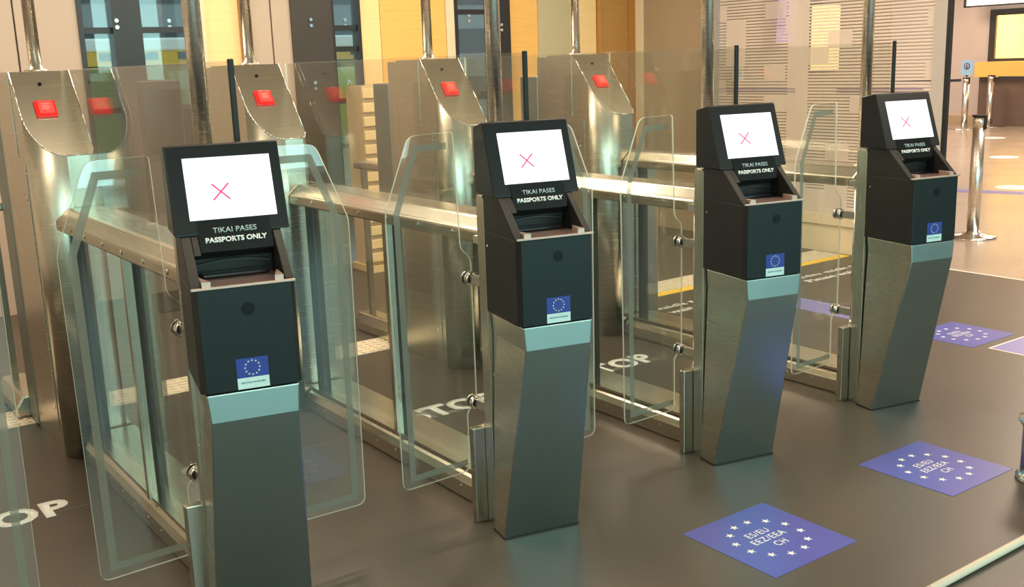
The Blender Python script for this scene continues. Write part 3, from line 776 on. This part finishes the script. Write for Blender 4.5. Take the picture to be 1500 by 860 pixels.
# the columns stand on it: keep strip pieces out of their feet is not needed, it lies under the rear cabinets
# pale tube on the floor at lower right
bm = BM(); cyl(bm, (-0.9, 0, 0.0135), (1.2, 0, 0.0135), 0.0125, seg=20)
o = new_obj('floor_tube', bm, simple('pale_tube', (0.70, 0.60, 0.48), 0.6)); o.location = (0.9, -0.962, 0); tag(o, 'thin pale tube lying on the floor at the lower right corner', 'tube')
bm = BM(); cyl(bm, (-0.49, 0, 0.0135), (-0.485, 0, 0.0135), 0.0130, seg=20); new_obj('joint_ring', bm, GREYP, o)

# ------------------------------------------------------------------ drum at right edge
t = thing('waste_drum', 'small steel drum with flared pale rims at the right frame edge', 'drum', (1.485, -0.755, 0))
bm = BM(); lathe(bm, [(0.115, 0.0), (0.115, 0.012), (0.108, 0.02), (0.104, 0.03)]); 
new_obj('foot_ring', bm, CHROME, t)
bm = BM(); lathe(bm, [(0.100, 0.03), (0.100, 0.20)]); new_obj('barrel', bm, simple('drum_lilac', (0.20, 0.19, 0.30), 0.3, 0.5), t)
bm = BM(); lathe(bm, [(0.100, 0.20), (0.118, 0.225), (0.118, 0.232), (0.06, 0.236)]); new_obj('rim', bm, CHROME, t)

# ------------------------------------------------------------------ belt posts
def belt_post(x, y, h, label, rb=0.17, rad=0.032, belt=None, s=1.0):
    t = thing('belt_post', label, 'stanchion', (x, y, 0), 0, 'retractable belt posts')
    bm = BM(); lathe(bm, [(rb, 0.0), (rb, 0.008), (rb*0.92, 0.018), (rb*0.5, 0.030), (rad*1.3, 0.042), (rad*1.15, 0.055)], seg=40); new_obj('base', bm, CHROME, t)
    bm = BM(); cyl(bm, (0, 0, 0.05), (0, 0, h-0.10), rad, seg=32); cyl(bm, (0, 0, h-0.10), (0, 0, h-0.012), rad*1.02, seg=32); new_obj('post', bm, POLISH, t)
    bm = BM(); cyl(bm, (0, 0, h-0.012), (0, 0, h), rad*1.15, seg=32); box(bm, -0.014, 0.014, -rad-0.008, -rad+0.004, h-0.115, h-0.014)
    new_obj('belt_head', bm, RUBBER, t)
    return t
belt_post(5.97, 2.23, 1.01, 'steel belt post with a black head standing right of the farthest kiosk', 0.19, 0.05)
p2 = belt_post(16.9, 8.95, 0.97, 'distant steel belt post carrying a blue notice sheet', 0.30, 0.06)
p3 = belt_post(17.6, 8.85, 0.99, 'distant steel belt post in front of the amber counter', 0.30, 0.06)
nt = thing('notice_sheet', 'light blue notice sheet with a round dark symbol on the distant belt post', 'sign', (16.9, 8.95, 0.985))
bm = BM(); box(bm, -0.012, 0.0, -0.125, 0.125, 0.03, 0.31); new_obj('sheet', bm, simple('notice_blue', (0.32, 0.50, 0.66), 0.5), nt)
bm = BM(); cyl(bm, (-0.0125, 0.0, 0.20), (-0.016, 0.0, 0.20), 0.062, seg=28); cyl(bm, (-0.0165, 0.0, 0.20), (-0.018, 0.0, 0.20), 0.045, seg=28, mi=1); cyl(bm, (-0.0185, 0, 0.212), (-0.02, 0, 0.212), 0.016, seg=16, mi=0); box(bm, -0.020, -0.0185, -0.02, 0.02, 0.165, 0.19, 0)
new_obj('symbol', bm, [simple('symbol_dark', (0.05, 0.06, 0.12), 0.5), simple('symbol_pale', (0.35, 0.42, 0.55), 0.5)], nt)
bm = BM(); box(bm, -0.006, 0.006, -0.02, 0.02, 0.0, 0.03); new_obj('clip', bm, RUBBER, nt)
# belts
BELT = simple('belt_dark', (0.03, 0.03, 0.05), 0.6)
def belt(a, b, z, label):
    bm = BM(); a = Vector((a[0], a[1], z)); b = Vector((b[0], b[1], z)); d = (b-a).normalized(); n_ = Vector((-d.y, d.x, 0))*0.002
    P = [a-n_, b-n_, b+n_, a+n_]
    v0 = [bm.verts.new(p) for p in P]; v1 = [bm.verts.new(p+Vector((0, 0, 0.05))) for p in P]
    bm.faces.new(v0[::-1]); bm.faces.new(v1)
    for i in range(4): bm.faces.new((v0[i], v0[(i+1) % 4], v1[(i+1) % 4], v1[i]))
    o = new_obj('barrier_belt', bm, BELT); tag(o, label, 'belt')
belt((16.80, 9.0), (15.2, 10.2), 0.90, 'dark belt running left from the distant post with the notice sheet')
belt((17.58, 8.70), (16.9, 5.5), 0.92, 'dark belt running right along the amber counter')
# floor dots
DOT = simple('dot_white', (0.85, 0.88, 0.90), 0.4, 0, None, 0)
for (x, y), lab in (((15.2, 7.37), 'farthest white round floor dot in the bright hall'), ((12.24, 5.5), 'middle white round floor dot in the bright hall'),
                    ((9.2, 3.66), 'nearest white round floor dot in the bright hall'), ((10.9, 5.9), 'white round floor dot beside the partition post')):
    bm = BM(); lathe(bm, [(0.20, 0.0), (0.20, 0.0015)], seg=40); o = new_obj('floor_dot', bm, DOT); o.location = (x, y, 0.0003); tag(o, lab, 'floor dot', 'white dots on the hall floor')
bm = BM()
prism(bm, [(8.35, 4.30), (8.62, 4.28), (9.3, 2.2), (9.05, 2.2)], 'z', 0.0004, 0.0014)
o = new_obj('floor_tape', bm, LILAC); tag(o, 'lilac tape strip on the bright hall floor', 'tape')

# ------------------------------------------------------------------ furniture behind the gates
t = thing('slatted_rack', 'cream rack of stacked slats standing by the back wall under the orange panel', 'rack', (1.86, 4.72, 0))
SL = simple('cream_slat', (0.75, 0.58, 0.30), 0.5); SLG = simple('slat_gap', (0.25, 0.19, 0.11), 0.5)
bm = BM(); box(bm, -0.26, 0.26, -0.13, 0.13, 0.05, 1.42); new_obj('carcass', bm, simple('rack_side', (0.55, 0.44, 0.26), 0.5), t)
for k in range(13):
    bm = BM(); box(bm, -0.27, 0.27, -0.16, -0.1305, 0.08+k*0.104, 0.15+k*0.104); bevel(new_obj('slat', bm, SL, t), 0.004)
bm = BM(); box(bm, -0.29, 0.29, -0.17, 0.15, 0.0, 0.0495); new_obj('plinth', bm, SL, t)
t = thing('dark_cabinet', 'tall dark cabinet standing before the window left of the nearest kiosk pole', 'cabinet', (0.02, 4.55, 0))
bm = BM(); box(bm, -0.14, 0.14, -0.2, 0.2, 0.0, 1.52); bevel(new_obj('carcass', bm, MULL, t), 0.01)
bm = BM(); box(bm, -0.12, 0.12, -0.212, -0.2005, 1.05, 1.46); new_obj('upper_door', bm, GLOSSB, t)
bm = BM(); box(bm, -0.12, 0.12, -0.212, -0.2005, 0.1, 1.0); new_obj('lower_door', bm, DARKP, t)
bm = BM(); cyl(bm, (0.09, -0.22, 0.7), (0.09, -0.22, 0.8), 0.005, seg=10); new_obj('handle', bm, CHROME, t)
t = thing('control_desk', 'low dark desk with a black monitor in front of the apron window', 'desk', (0.42, 4.6, 0))
bm = BM(); box(bm, -0.22, 0.24, -0.25, 0.25, 0.93, 0.97); new_obj('desk_top', bm, DARKP, t)
bm = BM(); box(bm, -0.20, -0.17, -0.23, 0.23, 0, 0.9295); box(bm, 0.19, 0.22, -0.23, 0.23, 0, 0.9295); box(bm, -0.17, 0.19, 0.1, 0.13, 0.2, 0.9295); new_obj('frame', bm, MULL, t)
t2_ = thing('monitor', 'black monitor with rounded back standing on the dark desk', 'monitor', (0.32, 4.62, 0.97))
bm = BM(); box(bm, -0.10, 0.12, -0.03, 0.03, 0.06, 0.36); bevel(new_obj('display', bm, GLOSSB, t2_), 0.02, 3)
bm = BM(); cyl(bm, (0, 0, 0.001), (0, 0, 0.012), 0.09); cyl(bm, (0, 0, 0.012), (0, 0, 0.08), 0.018); new_obj('stand', bm, BLACK, t2_)
# glass clamps on the back glazing
GX = ((-0.02, 1.90), (-0.02, 1.40), (0.36, 1.90), (0.36, 1.40), (1.42, 1.90), (1.42, 1.43), (1.74, 1.90), (1.74, 1.43), (2.9, 1.93), (3.2, 1.85))
for k, (x, z) in enumerate(GX):
    q = None
    pos = 'over' if z > 1.7 else 'under'
    xx = 'on the window mullion' if x < 0.1 else 'on the apron window pane' if x < 0.5 else 'on the dark brown panel' if x < 1.6 else 'on the narrow window' if x < 2 else 'on the dark window' if x < 3.1 else 'on the black pier'
    zz = 'upper' if z > 1.7 else 'lower'
    t = thing('glass_clamp', 'pair of steel clamp studs %s, the %s pair' % (xx, zz), 'clamp', (x, {1.42: Y1-0.0505, -0.02: Y1-0.0505, 3.2: Y1-0.0405}.get(x, Y1+0.0095), z), 0, 'steel clamp studs on the back glazing')
    for dz in (0.022, -0.022):
        bm = BM(); cyl(bm, (0, 0.0, dz), (0, -0.012, dz), 0.013, seg=18); new_obj('stud', bm, CHROME, t)
# door lever
d_ = bpy.data.objects['door_1']; hx, hy, hz = 4.47, Y1-0.041, 1.28
bm = BM(); cyl(bm, (hx, hy-0.001, hz), (hx, hy-0.012, hz), 0.026, seg=24); cyl(bm, (hx, hy-0.012, hz), (hx, hy-0.05, hz), 0.008, seg=12); cyl(bm, (hx, hy-0.05, hz+0.01), (hx, hy-0.05, hz-0.13), 0.008, seg=12)
h_ = new_obj('lever_handle', bm, CHROME, d_); h_['label'] = 'steel lever handle'
# things beyond the striped glass
t = thing('hanging_banner', 'lilac banner hanging tilted behind the striped glass', 'banner', (4.76, 3.24, 1.64), 0)
bm = BM(); prism(bm, [(-0.10, 0.0), (0.09, -0.006), (0.05, 0.70), (-0.14, 0.70)], 'x', -0.004, 0.004)
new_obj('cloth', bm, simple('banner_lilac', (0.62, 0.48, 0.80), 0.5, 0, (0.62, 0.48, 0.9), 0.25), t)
for q in range(9):
    pass
bm = BM()
for q in range(8): box(bm, -0.0052, -0.0042, -0.085, 0.03+0.02*(q % 3), 0.06+q*0.035, 0.068+q*0.035)
new_obj('print', bm, simple('banner_print', (0.40, 0.28, 0.62), 0.5), t)
bm = BM(); cyl(bm, (0, -0.05, 0.70), (0, -0.05, 1.555), 0.004); new_obj('cord', bm, GREYP, t)
t = thing('posted_notice', 'small pale notice sheet behind the striped glass left of the third screen', 'sign', (4.72, 3.70, 1.33), 0)
bm = BM(); box(bm, -0.002, 0.002, -0.065, 0.065, 0, 0.13); new_obj('sheet', bm, simple('notice_pale', (0.62, 0.66, 0.66), 0.5), t)
bm = BM(); box(bm, -0.0035, -0.0025, -0.04, 0.04, 0.03, 0.10); new_obj('print', bm, simple('notice_print', (0.35, 0.42, 0.5), 0.5), t)
bm = BM(); box(bm, -0.003, 0.003, -0.012, 0.012, -1.33, -0.0005); new_obj('stand', bm, GREYP, t)
for z in (1.245, 1.268):
    bm = BM(); box(bm, 4.650, 4.6545, 3.04, 3.85, z, z+0.007); box(bm, 4.650, 4.6545, 1.9, 2.64, z, z+0.007)
    o = new_obj('film_line', bm, simple('film_lilac', (0.22, 0.16, 0.30), 0.5), bpy.data.objects['window_4'])
o = thing('wall_display', 'amber lit display panel glowing behind the striped glass right of the farthest pole', 'display', (8.25, 5.55, 1.70))
bm = BM(); box(bm, -0.28, 0.28, 0.0, 0.049, -0.38, 0.40); new_obj('frame', bm, DARKP, o)
bm = BM(); box(bm, -0.26, 0.26, -0.006, -0.0005, -0.36, 0.38); new_obj('lit_face', bm, simple('amber_glow', (0.9, 0.6, 0.2), 0.5, 0, (1, 0.72, 0.32), 0.9), o)

# ------------------------------------------------------------------ outdoors
t = thing('apron_bus', 'yellow and white apron bus outside the left window', 'bus', (6.5, 22, -1.0))
bm = BM(); box(bm, -6, 6, -1.2, 1.2, 0.35, 2.75); bevel(new_obj('lower_body', bm, simple('bus_green', (0.10, 0.25, 0.10), 0.4), t), 0.05)
bm = BM(); box(bm, -6, 6, -1.22, 1.22, 2.751, 3.04); new_obj('side_band', bm, simple('bus_yellow', (0.85, 0.50, 0.06), 0.4), t)
bm = BM(); box(bm, -6, 6, -1.19, 1.19, 3.041, 3.32); bevel(new_obj('roof', bm, simple('bus_white', (0.85, 0.92, 0.92), 0.4), t), 0.05)
for k in range(14):
    bm = BM(); box(bm, -5.8+k*0.84, -5.4+k*0.84, -1.24, -1.2205, 2.86, 3.02); new_obj('pane', bm, simple('bus_glass', (0.05, 0.08, 0.1), 0.1), t)
for x in (-4, 4):
    for y in (-1.1, 1.1):
        bm = BM(); cyl(bm, (x, y-0.12, 0.5), (x, y+0.12, 0.5), 0.5); new_obj('wheel', bm, RUBBER, t)
t = thing('parked_aircraft', 'parked aircraft with a lime green nose outside the left window', 'aircraft', (5.05, 17.5, -1.0))
NG = simple('lime_paint', (0.35, 0.62, 0.05), 0.3); 
bm = BM()
prof = [(0.03, -0.75), (0.25, -0.68), (0.48, -0.45), (0.66, 0.0), (0.72, 0.6), (0.72, 3.2)]
lathe(bm, [(a, b_) for a, b_ in prof], seg=32)
o = new_obj('fuselage', bm, [NG], t); o.rotation_euler = (0, radians(90), 0); o.location = (0.5, 0, 1.85)
bm = BM(); prism(bm, [(1.2, -0.6), (-1.2, -2.6), (-0.6, -2.6), (2.6, -0.6)], 'z', 1.75, 1.83); new_obj('wing', bm, simple('wing_grey', (0.3, 0.34, 0.36), 0.4), t)
for y in (-0.8, 0.8):
    bm = BM(); cyl(bm, (2, y-0.1, 0.4), (2, y+0.1, 0.4), 0.4); new_obj('wheel', bm, RUBBER, t)
bm = BM(); cyl(bm, (2, -0.75, 0.4), (2, 0.75, 0.4), 0.06); cyl(bm, (2, 0, 0.4), (2, 0, 1.2), 0.08); new_obj('landing_gear', bm, GREYP, t)
t = thing('terminal_block', 'grey terminal block with dark window bands far outside the narrow windows', 'building', (20, 40, -1.0))
bm = BM(); box(bm, -14, 14, -4, 4, 0, 7); new_obj('facade', bm, simple('terminal_grey', (0.30, 0.33, 0.35), 0.6), t)
for k in range(3):
    bm = BM(); box(bm, -13.5, 13.5, -4.05, -4.0, 1.0+k*2, 2.0+k*2); new_obj('window_band', bm, simple('band_dark', (0.05, 0.08, 0.1), 0.2), t)
